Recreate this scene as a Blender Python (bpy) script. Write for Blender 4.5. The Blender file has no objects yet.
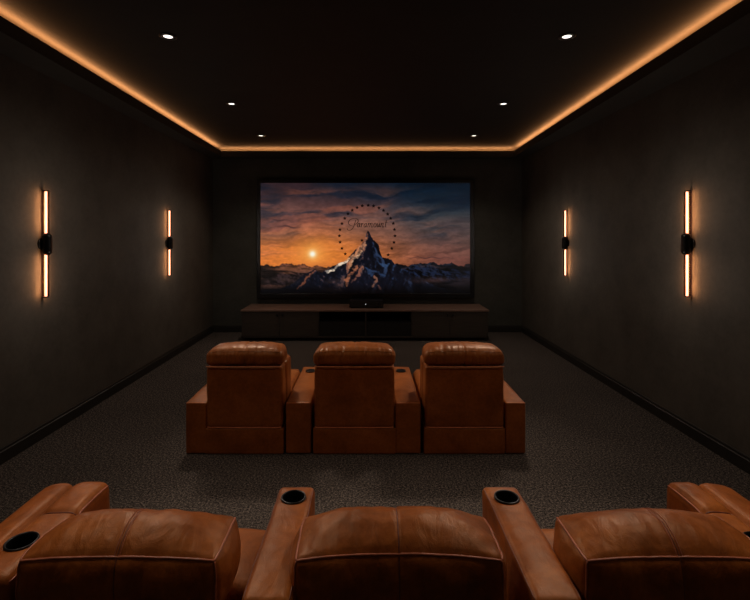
import bpy, math, random
import numpy as np
from mathutils import Vector, noise

random.seed(7)
scn = bpy.context.scene
COL = scn.collection
PI = math.pi

# ------------------------------------------------------------------ room numbers (metres)
RX = 2.9            # half width of the room
YB = 8.63           # screen wall
YR = -1.7           # wall behind the viewer
ZS = 3.25           # underside of the soffit
ZL = 3.360          # top of the cove lip
ZC = 3.430           # raised ceiling
SOF = 0.20          # soffit depth
EYE = 1.8

# ------------------------------------------------------------------ materials
def lin(c):
    out = []
    for v in c[:3]:
        v = v / 255.0
        out.append(v / 12.92 if v <= 0.04045 else ((v + 0.055) / 1.055) ** 2.4)
    return out + [1.0]

def mat(name):
    m = bpy.data.materials.new(name)
    m.use_nodes = True
    nt = m.node_tree
    return m, nt, nt.nodes['Principled BSDF']

def N(nt, t, **kw):
    n = nt.nodes.new(t)
    for k, v in kw.items():
        if k in n.inputs: n.inputs[k].default_value = v
        else: setattr(n, k, v)
    return n

def ramp(nt, fac, stops):
    r = nt.nodes.new('ShaderNodeValToRGB')
    e = r.color_ramp.elements
    while len(e) < len(stops): e.new(0.5)
    for i, (p, c) in enumerate(stops):
        e[i].position = p; e[i].color = c
    nt.links.new(fac, r.inputs[0])
    return r

def mapped(nt, scale=(1, 1, 1)):
    tc = nt.nodes.new('ShaderNodeTexCoord')
    mp = nt.nodes.new('ShaderNodeMapping')
    mp.inputs['Scale'].default_value = scale
    nt.links.new(tc.outputs['Object'], mp.inputs[0])
    return mp.outputs[0]

def simple(name, rgb, rough=0.6, metal=0.0, spec=0.5):
    m, nt, b = mat(name)
    v = mapped(nt)
    n = N(nt, 'ShaderNodeTexNoise', Scale=30.0, Detail=4.0)
    nt.links.new(v, n.inputs['Vector'])
    c = lin(rgb)
    r = ramp(nt, n.outputs[0], [(0.3, [x * 0.8 for x in c[:3]] + [1]), (0.7, [min(1, x * 1.2) for x in c[:3]] + [1])])
    nt.links.new(r.outputs[0], b.inputs['Base Color'])
    b.inputs['Roughness'].default_value = rough
    b.inputs['Metallic'].default_value = metal
    b.inputs['Specular IOR Level'].default_value = spec
    return m

def emit(name, rgb, strength):
    m, nt, b = mat(name)
    b.inputs['Base Color'].default_value = [0.8, 0.8, 0.8, 1]
    b.inputs['Emission Color'].default_value = list(rgb) + [1]
    b.inputs['Emission Strength'].default_value = strength
    return m

def leather(name, dark, midc, light, rough=0.42, bump=0.35, spec=0.5):
    m, nt, b = mat(name)
    L = nt.links
    v = mapped(nt)
    big = N(nt, 'ShaderNodeTexNoise', Scale=5.0, Detail=6.0, Roughness=0.6, Distortion=0.4)
    L.new(v, big.inputs['Vector'])
    r = ramp(nt, big.outputs[0], [(0.28, lin(dark)), (0.5, lin(midc)), (0.74, lin(light))])
    sm = N(nt, 'ShaderNodeTexNoise', Scale=45.0, Detail=5.0, Roughness=0.65)
    L.new(v, sm.inputs['Vector'])
    mx = N(nt, 'ShaderNodeMixRGB', blend_type='MULTIPLY'); mx.inputs[0].default_value = 0.55
    r2 = ramp(nt, sm.outputs[0], [(0.3, (0.55, 0.5, 0.48, 1)), (0.62, (1, 1, 1, 1))])
    L.new(r.outputs[0], mx.inputs[1]); L.new(r2.outputs[0], mx.inputs[2])
    L.new(mx.outputs[0], b.inputs['Base Color'])
    rr = N(nt, 'ShaderNodeMapRange'); rr.inputs['To Min'].default_value = rough - 0.08; rr.inputs['To Max'].default_value = rough + 0.14
    L.new(sm.outputs[0], rr.inputs['Value']); L.new(rr.outputs[0], b.inputs['Roughness'])
    b.inputs['Specular IOR Level'].default_value = spec
    b.inputs['Specular Tint'].default_value = (1.0, 0.62, 0.36, 1)
    # grain + creases
    vo = N(nt, 'ShaderNodeTexVoronoi', Scale=230.0, feature='DISTANCE_TO_EDGE')
    L.new(v, vo.inputs['Vector'])
    wr = N(nt, 'ShaderNodeTexNoise', Scale=16.0, Detail=7.0, Roughness=0.6, Distortion=1.2)
    v2 = mapped(nt, (1.0, 0.5, 1.0)); L.new(v2, wr.inputs['Vector'])
    b1 = N(nt, 'ShaderNodeBump', Strength=0.12, Distance=0.002)
    b2 = N(nt, 'ShaderNodeBump', Strength=bump, Distance=0.012)
    L.new(vo.outputs[0], b1.inputs['Height']); L.new(wr.outputs[0], b2.inputs['Height'])
    L.new(b2.outputs[0], b1.inputs['Normal']); L.new(b1.outputs[0], b.inputs['Normal'])
    return m

LEATHER = leather('cognac_leather', (112, 56, 19), (152, 80, 31), (180, 102, 43), 0.40, 0.30, 0.5)
LEATHER_F = leather('cognac_leather_front_row', (128, 68, 28), (154, 84, 36), (174, 98, 44), 0.36, 0.22)
PIPING = simple('leather_piping', (168, 94, 66), 0.45)
SEAM = simple('seam_thread', (112, 58, 42), 0.5)
SEAM_HL = simple('seam_and_edge_highlight', (214, 124, 76), 0.5)
BLACKP = simple('black_plastic', (17, 17, 18), 0.35)
CUPIN = simple('cup_holder_well', (5, 5, 6), 0.6, 0, 0.1)
RIM = simple('cup_holder_rim', (34, 34, 37), 0.3, 0.5)
BRONZE = simple('dark_bronze', (20, 16, 13), 0.35, 0.7)
TVB = simple('tv_bezel_black', (9, 9, 10), 0.35)
WOODS = None

def wall_mat(name, c1, c2, rough=0.75):
    m, nt, b = mat(name)
    L = nt.links
    v = mapped(nt)
    n1 = N(nt, 'ShaderNodeTexNoise', Scale=2.2, Detail=8.0, Roughness=0.62); L.new(v, n1.inputs['Vector'])
    n2 = N(nt, 'ShaderNodeTexNoise', Scale=26.0, Detail=6.0, Roughness=0.7); L.new(v, n2.inputs['Vector'])
    mixv = N(nt, 'ShaderNodeMath', operation='MULTIPLY_ADD'); mixv.inputs[1].default_value = 0.45
    L.new(n2.outputs[0], mixv.inputs[0]); L.new(n1.outputs[0], mixv.inputs[2])
    r = ramp(nt, mixv.outputs[0], [(0.5, lin(c1)), (0.95, lin(c2))])
    L.new(r.outputs[0], b.inputs['Base Color'])
    b.inputs['Roughness'].default_value = rough
    b.inputs['Specular IOR Level'].default_value = 0.25
    bp = N(nt, 'ShaderNodeBump', Strength=0.35, Distance=0.004)
    L.new(mixv.outputs[0], bp.inputs['Height']); L.new(bp.outputs[0], b.inputs['Normal'])
    return m

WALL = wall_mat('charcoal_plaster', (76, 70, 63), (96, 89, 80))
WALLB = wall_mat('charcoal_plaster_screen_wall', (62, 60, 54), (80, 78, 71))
CEIL = wall_mat('black_ceiling_paint', (46, 43, 39), (52, 49, 44))
SOFM = wall_mat('black_soffit_paint', (62, 58, 53), (70, 66, 60))
BASE = wall_mat('dark_baseboard_paint', (40, 37, 33), (50, 46, 41), 0.45)

def carpet_mat():
    m, nt, b = mat('taupe_loop_carpet')
    L = nt.links
    v = mapped(nt)
    n1 = N(nt, 'ShaderNodeTexNoise', Scale=70.0, Detail=3.0, Roughness=0.7); L.new(v, n1.inputs['Vector'])
    n2 = N(nt, 'ShaderNodeTexNoise', Scale=230.0, Detail=2.0, Roughness=0.7); L.new(v, n2.inputs['Vector'])
    n3 = N(nt, 'ShaderNodeTexNoise', Scale=1.6, Detail=3.0); L.new(v, n3.inputs['Vector'])
    a = N(nt, 'ShaderNodeMath', operation='ADD'); L.new(n1.outputs[0], a.inputs[0]); L.new(n2.outputs[0], a.inputs[1])
    h = N(nt, 'ShaderNodeMath', operation='MULTIPLY'); h.inputs[1].default_value = 0.5
    L.new(a.outputs[0], h.inputs[0])
    r = ramp(nt, h.outputs[0], [(0.42, lin((10, 9, 8))), (0.5, lin((60, 53, 49))), (0.59, lin((136, 122, 113)))])
    mx = N(nt, 'ShaderNodeMixRGB', blend_type='MULTIPLY'); mx.inputs[0].default_value = 0.5
    r3 = ramp(nt, n3.outputs[0], [(0.3, (0.7, 0.7, 0.7, 1)), (0.7, (1, 1, 1, 1))])
    L.new(r.outputs[0], mx.inputs[1]); L.new(r3.outputs[0], mx.inputs[2])
    L.new(mx.outputs[0], b.inputs['Base Color'])
    b.inputs['Roughness'].default_value = 0.95
    b.inputs['Specular IOR Level'].default_value = 0.1
    bp = N(nt, 'ShaderNodeBump', Strength=0.9, Distance=0.008)
    L.new(h.outputs[0], bp.inputs['Height']); L.new(bp.outputs[0], b.inputs['Normal'])
    return m
CARPET = carpet_mat()

def wood_mat(name, c1, c2, rough):
    m, nt, b = mat(name)
    L = nt.links
    v = mapped(nt, (1.2, 14.0, 14.0))
    n1 = N(nt, 'ShaderNodeTexNoise', Scale=3.0, Detail=8.0, Roughness=0.6, Distortion=0.6); L.new(v, n1.inputs['Vector'])
    r = ramp(nt, n1.outputs[0], [(0.35, lin(c1)), (0.65, lin(c2))])
    L.new(r.outputs[0], b.inputs['Base Color'])
    b.inputs['Roughness'].default_value = rough
    bp = N(nt, 'ShaderNodeBump', Strength=0.15, Distance=0.002)
    L.new(n1.outputs[0], bp.inputs['Height']); L.new(bp.outputs[0], b.inputs['Normal'])
    return m
WTOP_LIT = wood_mat('walnut_top_screenlit', (104, 78, 66), (130, 102, 88), 0.38)  # colour raised to paint in the screen's glow on the console top
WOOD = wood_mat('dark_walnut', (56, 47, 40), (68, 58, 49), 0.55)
WOODK = wood_mat('black_stained_wood', (20, 18, 16), (27, 24, 21), 0.55)

# ------------------------------------------------------------------ object helpers
def tag(o, label=None, cat=None, group=None, kind=None):
    if label: o['label'] = label
    if cat: o['category'] = cat
    if group: o['group'] = group
    if kind: o['kind'] = kind
    return o

ROOTLOC = {}
def thing(name, label, cat, loc=(0, 0, 0), group=None):
    o = bpy.data.objects.new(name, None)
    COL.objects.link(o)
    o.location = loc
    o.empty_display_size = 0.1
    ROOTLOC[o.name] = Vector(loc)
    return tag(o, label, cat, group)

def link(name, verts, faces, material, parent=None, smooth=True, sharp=None):
    off = ROOTLOC.get(parent.name, Vector((0, 0, 0))) if parent else Vector((0, 0, 0))
    me = bpy.data.meshes.new(name)
    me.from_pydata([tuple(Vector(v) - off) for v in verts], [], faces)
    me.update()
    if smooth:
        for p in me.polygons: p.use_smooth = True
        if sharp:
            try: me.set_sharp_from_angle(angle=math.radians(sharp))
            except Exception: pass
    me.materials.append(material)
    o = bpy.data.objects.new(name, me)
    COL.objects.link(o)
    if parent:
        o.parent = parent
        ROOTLOC[o.name] = off
    return o

class MB:
    """collects simple shapes into one mesh"""
    def __init__(s): s.v = []; s.f = []
    def add(s, vs, fs):
        n = len(s.v); s.v += [tuple(v) for v in vs]; s.f += [tuple(i + n for i in f) for f in fs]; return s
    def box(s, x0, x1, y0, y1, z0, z1, bev=0.0):
        if bev <= 0:
            vs = [(x, y, z) for z in (z0, z1) for y in (y0, y1) for x in (x0, x1)]
            return s.add(vs, [(0, 2, 3, 1), (4, 5, 7, 6), (0, 1, 5, 4), (2, 6, 7, 3), (0, 4, 6, 2), (1, 3, 7, 5)])
        v, f = rbox_data(x0, x1, y0, y1, z0, z1, bev, 1, 1, 1, k=2)
        return s.add(v, f)
    def tube(s, path, r, seg=8, cap=True):
        vs, fs = tube_data(path, r, seg, cap); return s.add(vs, fs)
    def cyl(s, c, axis, r0, r1, h, seg=32, cap=True):
        """lathe two rings along axis from c"""
        a = Vector(axis).normalized(); c = Vector(c)
        t = a.orthogonal().normalized(); b = a.cross(t)
        vs = []
        for rr, hh in ((r0, 0), (r1, h)):
            for i in range(seg):
                an = 2 * PI * i / seg
                vs.append(c + a * hh + (t * math.cos(an) + b * math.sin(an)) * rr)
        fs = [(i, (i + 1) % seg, seg + (i + 1) % seg, seg + i) for i in range(seg)]
        if cap: fs += [tuple(range(seg))[::-1], tuple(range(seg, 2 * seg))]
        return s.add(vs, fs)
    def lathe(s, c, axis, prof, seg=40, closed=False):
        """prof: list of (radius, height); first/last radius 0 closes it"""
        a = Vector(axis).normalized(); c = Vector(c)
        t = a.orthogonal().normalized(); b = a.cross(t)
        vs = []; n = len(prof)
        for rr, hh in prof:
            for i in range(seg):
                an = 2 * PI * i / seg
                vs.append(c + a * hh + (t * math.cos(an) + b * math.sin(an)) * max(rr, 1e-5))
        fs = []
        for j in range(n - 1 + (1 if closed else 0)):
            j2 = (j + 1) % n
            for i in range(seg):
                i2 = (i + 1) % seg
                fs.append((j * seg + i, j * seg + i2, j2 * seg + i2, j2 * seg + i))
        return s.add(vs, fs)
    def build(s, name, m, parent=None, smooth=False, sharp=None):
        return link(name, s.v, s.f, m, parent, smooth, sharp)

def tube_data(path, r, seg=8, cap=True):
    path = [Vector(p) for p in path]
    vs = []; fs = []; prev = None
    n = len(path)
    for i, p in enumerate(path):
        d = (path[min(i + 1, n - 1)] - path[max(i - 1, 0)])
        d = d.normalized() if d.length > 1e-9 else Vector((0, 0, 1))
        t = d.orthogonal().normalized() if prev is None else (prev - d * prev.dot(d)).normalized()
        prev = t
        b = d.cross(t)
        for k in range(seg):
            a = 2 * PI * k / seg
            vs.append(p + (t * math.cos(a) + b * math.sin(a)) * r)
    for i in range(n - 1):
        for k in range(seg):
            k2 = (k + 1) % seg
            fs.append((i * seg + k, i * seg + k2, (i + 1) * seg + k2, (i + 1) * seg + k))
    if cap:
        fs.append(tuple(range(seg))[::-1]); fs.append(tuple(range((n - 1) * seg, n * seg)))
    return vs, fs

def rpoint(p, lo, hi, r):
    q = [min(max(p[i], lo[i] + r), hi[i] - r) for i in range(3)]
    d = Vector((p[0] - q[0], p[1] - q[1], p[2] - q[2]))
    if d.length < 1e-9: return Vector(p), Vector((0, 0, 1))
    n = d.normalized()
    return Vector(q) + n * r, n

def rbox_data(x0, x1, y0, y1, z0, z1, r, nx=6, ny=6, nz=6, deform=None, k=5):
    lo = (x0, y0, z0); hi = (x1, y1, z1)
    def axis(a, b, n):
        e = [r * math.tan(PI / 4 * t / k) for t in range(k + 1)]   # 0..r
        left = [a + r - x for x in e[::-1]]
        right = [b - r + x for x in e]
        mid = [a + r + (b - a - 2 * r) * i / n for i in range(1, n)]
        return left + mid + right
    xs, ys, zs = axis(x0, x1, nx), axis(y0, y1, ny), axis(z0, z1, nz)
    X, Y, Z = len(xs), len(ys), len(zs)
    idx = {}; vs = []
    def vid(i, j, l):
        key = (i, j, l)
        if key not in idx:
            p, n = rpoint((xs[i], ys[j], zs[l]), lo, hi, r)
            if deform: p = deform(p, n)
            idx[key] = len(vs); vs.append(p)
        return idx[key]
    fs = []
    for i in range(X - 1):
        for j in range(Y - 1):
            fs.append((vid(i, j, 0), vid(i, j + 1, 0), vid(i + 1, j + 1, 0), vid(i + 1, j, 0)))
            fs.append((vid(i, j, Z - 1), vid(i + 1, j, Z - 1), vid(i + 1, j + 1, Z - 1), vid(i, j + 1, Z - 1)))
    for i in range(X - 1):
        for l in range(Z - 1):
            fs.append((vid(i, 0, l), vid(i + 1, 0, l), vid(i + 1, 0, l + 1), vid(i, 0, l + 1)))
            fs.append((vid(i, Y - 1, l), vid(i, Y - 1, l + 1), vid(i + 1, Y - 1, l + 1), vid(i + 1, Y - 1, l)))
    for j in range(Y - 1):
        for l in range(Z - 1):
            fs.append((vid(0, j, l), vid(0, j, l + 1), vid(0, j + 1, l + 1), vid(0, j + 1, l)))
            fs.append((vid(X - 1, j, l), vid(X - 1, j + 1, l), vid(X - 1, j + 1, l + 1), vid(X - 1, j, l + 1)))
    return vs, fs

def rbox(name, b, r, n, m, parent, deform=None):
    v, f = rbox_data(*b, r, *n, deform=deform)
    return link(name, v, f, m, parent)

def f2(t, e=2.5): return 1 - min(1.0, abs(t)) ** e

def cushion_deform(b, top=0.04, arch=0.02, side=0.02, back=0.02, wr=0.004, seed=0.0, groove=None,
                   gather=0.0, drop=0.0, bottom=0.0, texp=3):
    """puffed upholstery: b=(x0,x1,y0,y1,z0,z1)"""
    x0, x1, y0, y1, z0, z1 = b
    cx, cy, cz = (x0 + x1) / 2, (y0 + y1) / 2, (z0 + z1) / 2
    a, bb, c = (x1 - x0) / 2, (y1 - y0) / 2, (z1 - z0) / 2
    def D(p, n, wrinkle=True):
        u, v, w = (p.x - cx) / a, (p.y - cy) / bb, (p.z - cz) / c
        wp = max(w, 0.0)
        q = Vector(p)
        q.z += top * wp * f2(u, texp) * f2(v, 2.2) + arch * wp * (1 - u * u) - drop * wp * max(0, v) ** 2
        if w < 0: q.z += bottom * w * f2(u) * f2(v)
        q.x += math.copysign(side, u) * min(1, abs(u)) ** 2 * f2(v) * f2(w)
        q.y += math.copysign(back, v) * min(1, abs(v)) ** 2 * f2(u, 4) * f2(w)
        if wrinkle:
            s = Vector((p.x * 7 + seed, p.y * 9, p.z * 9))
            d = wr * noise.noise(s) + wr * 0.6 * noise.noise(s * 2.7)
            d2 = 0
            if gather:
                # creases running across, strongest near the seams
                g = noise.noise(Vector((p.x * 34 + seed, p.y * 5, p.z * 4)))
                edge = max(math.exp(-(1 - abs(v)) / 0.35) , 0.25)
                d2 = gather * edge * (abs(g) * -1.6 + 0.3) * f2(u, 8)
            if groove:
                d2 -= groove[0] * math.exp(-((p.x - cx) / groove[1]) ** 2)
            fade = 1.0 if groove is None else 1.0
            q += n * (d + d2) * fade
        return q
    return D

def edge_path(b, r, D, pts, lift=0.0):
    """map box-edge points through the same rounding and puffing"""
    lo = (b[0], b[2], b[4]); hi = (b[1], b[3], b[5])
    out = []
    for p in pts:
        q, n = rpoint(p, lo, hi, r)
        out.append(D(q, n, True) + n * lift)
    return out

def seg(a, b, n):
    a, b = Vector(a), Vector(b)
    return [a + (b - a) * (i / n) for i in range(n + 1)]

def cup_holder(cx, cy, z, r, parent, deep=True):
    mb = MB()
    mb.lathe((cx, cy, z), (0, 0, 1), [(r, 0.0), (r * 0.99, 0.004), (r * 0.93, 0.006), (r * 0.86, 0.0045), (r * 0.83, -0.002), (r * 0.83, -0.004), (r * 0.98, -0.004)], 40, True)
    rim = mb.build('cup_holder', RIM, parent, True)
    w = MB()
    if deep: w.lathe((cx, cy, z), (0, 0, 1), [(r * 0.86, 0.003), (r * 0.82, 0.001), (r * 0.80, -0.010), (r * 0.74, -0.066), (r * 0.70, -0.070), (0, -0.070)], 40)
    else: w.lathe((cx, cy, z), (0, 0, 1), [(r * 0.86, 0.003), (r * 0.80, 0.0028), (r * 0.78, 0.0012), (r * 0.3, 0.0010), (0, 0.0010)], 40)
    w.build('cup_well', CUPIN, rim, True)
    tag(rim, 'black cup holder ring set in the armrest')
    return rim

# ------------------------------------------------------------------ structure
def struct(name, mb, m, parent=None):
    o = mb.build(name, m, parent)
    if not parent: o['kind'] = 'structure'
    return o

T = 0.12
struct('floor', MB().box(-RX - T, RX + T, YR - T, YB + T, -0.1, 0.0), CARPET)
struct('ceiling', MB().box(-RX - T, RX + T, YR - T, YB + T, ZC, ZC + 0.1), CEIL)
struct('wall_left', MB().box(-RX - T, -RX, YR, YB, 0, ZC), WALL)
struct('wall_right', MB().box(RX, RX + T, YR, YB, 0, ZC), WALL)
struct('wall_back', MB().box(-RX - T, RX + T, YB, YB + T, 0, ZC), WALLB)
struct('wall_rear', MB().box(-RX - T, RX + T, YR - T, YR, 0, ZC), WALL)

def base(name, axis):
    mb = MB()
    h, t = 0.125, 0.02
    prof = [(0.0, 0.0), (t, 0.0), (t, h - 0.03), (t * 0.55, h - 0.024), (t * 0.55, h - 0.006), (t * 0.3, h), (0.0, h)]
    n = len(prof)
    if axis == 'back': ends = [(-RX, YB), (RX, YB)]; nrm = (0, -1)
    elif axis == 'left': ends = [(-RX, YR), (-RX, YB)]; nrm = (1, 0)
    elif axis == 'right': ends = [(RX, YR), (RX, YB)]; nrm = (-1, 0)
    else: ends = [(-RX, YR), (RX, YR)]; nrm = (0, 1)
    vs = [(e[0] + nrm[0] * p[0], e[1] + nrm[1] * p[0], p[1]) for e in ends for p in prof]
    fs = [(i, (i + 1) % n, n + (i + 1) % n, n + i) for i in range(n)] + [tuple(range(n)), tuple(range(n, 2 * n))[::-1]]
    mb.add(vs, fs)
    struct(name, mb, BASE)
for s in ('left', 'right', 'back', 'rear'): base('baseboard_' + s, s)

# soffit with an upstand lip; warm LED strip lies behind the lip
LEDM = emit('warm_led_strip', (1.0, 0.5, 0.2), 2.0)
lt = 0.018
XC = RX - 0.217                                                 # lip line at the screen-wall corner
YL = YB - SOF
KL, KR = 0.016, 0.037                                           # the soffits widen slightly towards the viewer
def lip_x(side, y): return side * (XC - (KL if side < 0 else KR) * (YL - y))
def prism(mb, poly, z0, z1):
    n = len(poly)
    return mb.add([(x, y, z0) for x, y in poly] + [(x, y, z1) for x, y in poly],
                  [(i, (i + 1) % n, n + (i + 1) % n, n + i) for i in range(n)] + [tuple(range(n))[::-1], tuple(range(n, 2 * n))])
for k, sd in ((1, -1), (2, 1)):
    mb = MB()
    w_ = sd * RX
    prism(mb, [(w_, YR), (lip_x(sd, YR), YR), (lip_x(sd, YL), YL), (lip_x(sd, YL), YB), (w_, YB)], ZS, ZS + 0.02)
    prism(mb, [(lip_x(sd, YR), YR), (lip_x(sd, YL), YL), (lip_x(sd, YL) + sd * lt, YL), (lip_x(sd, YR) + sd * lt, YR)], ZS + 0.02, ZL)
    o = struct('trim_%d' % k, mb, SOFM)
    struct('led_strip', prism(MB(), [(lip_x(sd, YR) + sd * 0.12, YR), (lip_x(sd, YL) + sd * 0.12, YL), (lip_x(sd, YL) + sd * 0.14, YL), (lip_x(sd, YR) + sd * 0.14, YR)], ZS + 0.021, ZS + 0.032), LEDM, o)
o = struct('trim_3', MB().box(-XC, XC, YL, YB, ZS, ZS + 0.02).box(-XC, XC, YL, YL + lt, ZS + 0.02, ZL), SOFM)
struct('led_strip', MB().box(-XC, XC, YB - 0.10, YB - 0.08, ZS + 0.021, ZS + 0.032), LEDM, o)

# ------------------------------------------------------------------ lights
def area(name, loc, rot, sx, sy, power, color, spread=180):
    d = bpy.data.lights.new(name, 'AREA'); d.shape = 'RECTANGLE'; d.size = sx; d.size_y = sy
    d.energy = power; d.color = color; d.spread = math.radians(spread)
    o = bpy.data.objects.new(name, d); COL.objects.link(o); o.location = loc; o.rotation_euler = rot
    return o
COVE = (1.0, 0.42, 0.15)
LZ = 3.376
clen = YB - YR - 0.2
CP = 5.4                                                        # watts per metre
for sd in (-1, 1):
    x0_, x1_ = lip_x(sd, YR) + sd * 0.055, lip_x(sd, YL) + sd * 0.055
    o = area('cove_light', ((x0_ + x1_) / 2, (YR + YL) / 2, LZ), (0, 0, 0), 0.03, YL - YR, CP * (YL - YR), COVE)
    yaw = math.atan2(-(x1_ - x0_), YL - YR)
    up = Vector((-sd * math.sin(math.radians(0)), 0, math.cos(math.radians(0))))
    yv = Vector((x1_ - x0_, YL - YR, 0)).normalized()
    zv = -(up - yv * up.dot(yv)).normalized(); xv = yv.cross(zv)
    from mathutils import Matrix
    o.rotation_euler = Matrix((xv, yv, zv)).transposed().to_euler()
area('cove_light', (0, YB - 0.07, LZ), (PI, 0, 0), 2 * RX - 0.3, 0.05, CP * 1.1 * (2 * RX - 0.3), COVE)

# ------------------------------------------------------------------ downlights
DISC = emit('downlight_lens', (1.0, 0.90, 0.80), 2.2)
def downlight(x, y, label, group='recessed ceiling downlights'):
    t = thing('recessed_downlight', label, 'ceiling light', (x, y, ZC), group)
    rg = MB().lathe((x, y, ZC), (0, 0, 1), [(0.070, -0.0005), (0.070, -0.005), (0.056, -0.008), (0.038, -0.008), (0.036, -0.003), (0.036, -0.0005)], 40, True)
    rg.build('trim_ring', BLACKP, t, True)
    MB().lathe((x, y, ZC), (0, 0, 1), [(0.0375, -0.0035), (0.03, -0.0038), (0.0, -0.004)], 40).build('lens', DISC, t, True)
DL = [(-1.626, 3.75, 'recessed round ceiling downlight nearest the viewer on the left'),
      (1.626, 3.75, 'recessed round ceiling downlight nearest the viewer on the right'),
      (-1.673, 5.66, 'middle one of the three downlights along the left of the ceiling'),
      (1.673, 5.66, 'middle one of the three downlights along the right of the ceiling'),
      (-1.727, 7.46, 'small downlight closest to the screen wall on the left of the ceiling'),
      (1.727, 7.46, 'small downlight closest to the screen wall on the right of the ceiling')]
for x, y, l in DL: downlight(x, y, l)
def spot(x, y, p, ang=100, col=(1.0, 0.84, 0.68), aim=None):
    d = bpy.data.lights.new('ceiling_spot', 'SPOT'); d.energy = p; d.color = col
    d.spot_size = math.radians(ang); d.spot_blend = 1.0; d.shadow_soft_size = 0.2
    o = bpy.data.objects.new('ceiling_spot', d); COL.objects.link(o); o.location = (x, y, ZC - 0.03)
    if aim:
        dv = Vector(aim) - o.location
        o.rotation_euler = dv.to_track_quat('-Z', 'Y').to_euler()
# gimbal downlights: the first pair leans to the near seats, the second to the front row
for x, y, _ in DL[:2]: spot(x, y, 120, 75, aim=(x * 0.25, 1.75, 0.8)); spot(x, y, 26, 150)
for x, y, _ in DL[2:4]: spot(x, y, 230, 58, aim=(x * 0.3, 4.0, 0.8)); spot(x, y, 22, 150)
for x, y, _ in DL[4:]: spot(x, y, 55, 120)
for x in (-1.65, 1.65): spot(x, 1.9, 66, 120); spot(x, 0.1, 14, 120)  # added pairs out of view, no fixtures, to light the nearest seats

# ------------------------------------------------------------------ wall sconces
CORE = emit('sconce_diffuser', (1.0, 0.36, 0.245), 2.7)
def smoke():
    m, nt, b = mat('smoked_acrylic')
    nt.nodes.remove(b)
    out = nt.nodes['Material Output']
    tr = N(nt, 'ShaderNodeBsdfTransparent'); tr.inputs[0].default_value = (0.97, 0.94, 0.90, 1)
    gl = N(nt, 'ShaderNodeBsdfGlossy'); gl.inputs[0].default_value = (0.22, 0.10, 0.04, 1); gl.inputs['Roughness'].default_value = 0.2
    fr = N(nt, 'ShaderNodeFresnel'); fr.inputs[0].default_value = 1.5
    mp = N(nt, 'ShaderNodeMapRange'); mp.inputs['From Min'].default_value = 0.05; mp.inputs['From Max'].default_value = 0.6
    nt.links.new(fr.outputs[0], mp.inputs['Value'])
    mx = N(nt, 'ShaderNodeMixShader')
    nt.links.new(mp.outputs[0], mx.inputs[0]); nt.links.new(tr.outputs[0], mx.inputs[1]); nt.links.new(gl.outputs[0], mx.inputs[2])
    nt.links.new(mx.outputs[0], out.inputs[0])
    return m
SMOKE = smoke()
HUB = simple('sconce_hub_black', (14, 12, 11), 0.3, 0.5)
def sconce(side, y, zc, label):
    w = side * RX; xi = -side                     # inward direction
    xt = w + xi * 0.037
    t = thing('wall_sconce', label, 'wall light', (w, y, zc), 'twin tube wall sconces')
    H = 0.47
    x_in = w + xi * 0.045; x_out = w + xi * 0.115
    xa, xb = sorted((w + xi * 0.012, w + xi * 0.086))
    rbox('mounting_block', (xa, xb, y - 0.040, y + 0.040, zc - 0.100, zc + 0.096), 0.036, (3, 3, 6), HUB, t)
    MB().lathe((w + xi * 0.001, y, zc), (xi, 0, 0), [(0.0, 0.0), (0.055, 0.0), (0.055, 0.010), (0.050, 0.014), (0.0, 0.014)], 40).build('wall_plate', HUB, t, True, 40)
    for sgn in (1, -1):
        z0, z1 = zc + sgn * 0.088, zc + sgn * H
        tb = MB().cyl((xt, y, z0), (0, 0, sgn), 0.0255, 0.0255, abs(z1 - z0), 28, False).build('tube', SMOKE, t, True)
        MB().cyl((xt, y, z0), (0, 0, sgn), 0.0095, 0.0095, abs(z1 - z0) - 0.004, 20, True).build('glowing_core', CORE, tb, True, 40)
        MB().cyl((xt, y, z1 - sgn * 0.002), (0, 0, sgn), 0.0262, 0.0262, 0.008, 28, True).build('end_cap', BRONZE, tb, True, 40)
        # light thrown back on to the wall
        for dy in (-0.036, 0.036):
            d = area('sconce_glow', (w + xi * 0.058, y + dy, (z0 + z1) / 2), (PI / 2, 0, PI / 2 if side < 0 else -PI / 2), 0.008, abs(z1 - z0) - 0.02, 0.55, (1.0, 0.44, 0.16))
        # added fill: bare point lights off the wall, lifting walls and ceiling
        p = bpy.data.lights.new('room_fill', 'POINT'); p.energy = 1.9; p.color = (1.0, 0.90, 0.80); p.shadow_soft_size = 0.02
        po = bpy.data.objects.new('room_fill', p); COL.objects.link(po); po.location = (w + xi * 0.45, y, zc + sgn * 0.3)
sconce(-1, 4.095, 1.73, 'black and glowing tube wall sconce on the left wall, nearer the viewer')
sconce(1, 4.12, 1.73, 'black and glowing tube wall sconce on the right wall, nearer the viewer')
sconce(-1, 6.65, 1.70, 'smaller looking tube sconce on the left wall, closer to the screen')
sconce(1, 6.66, 1.70, 'smaller looking tube sconce on the right wall, closer to the screen')

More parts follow.
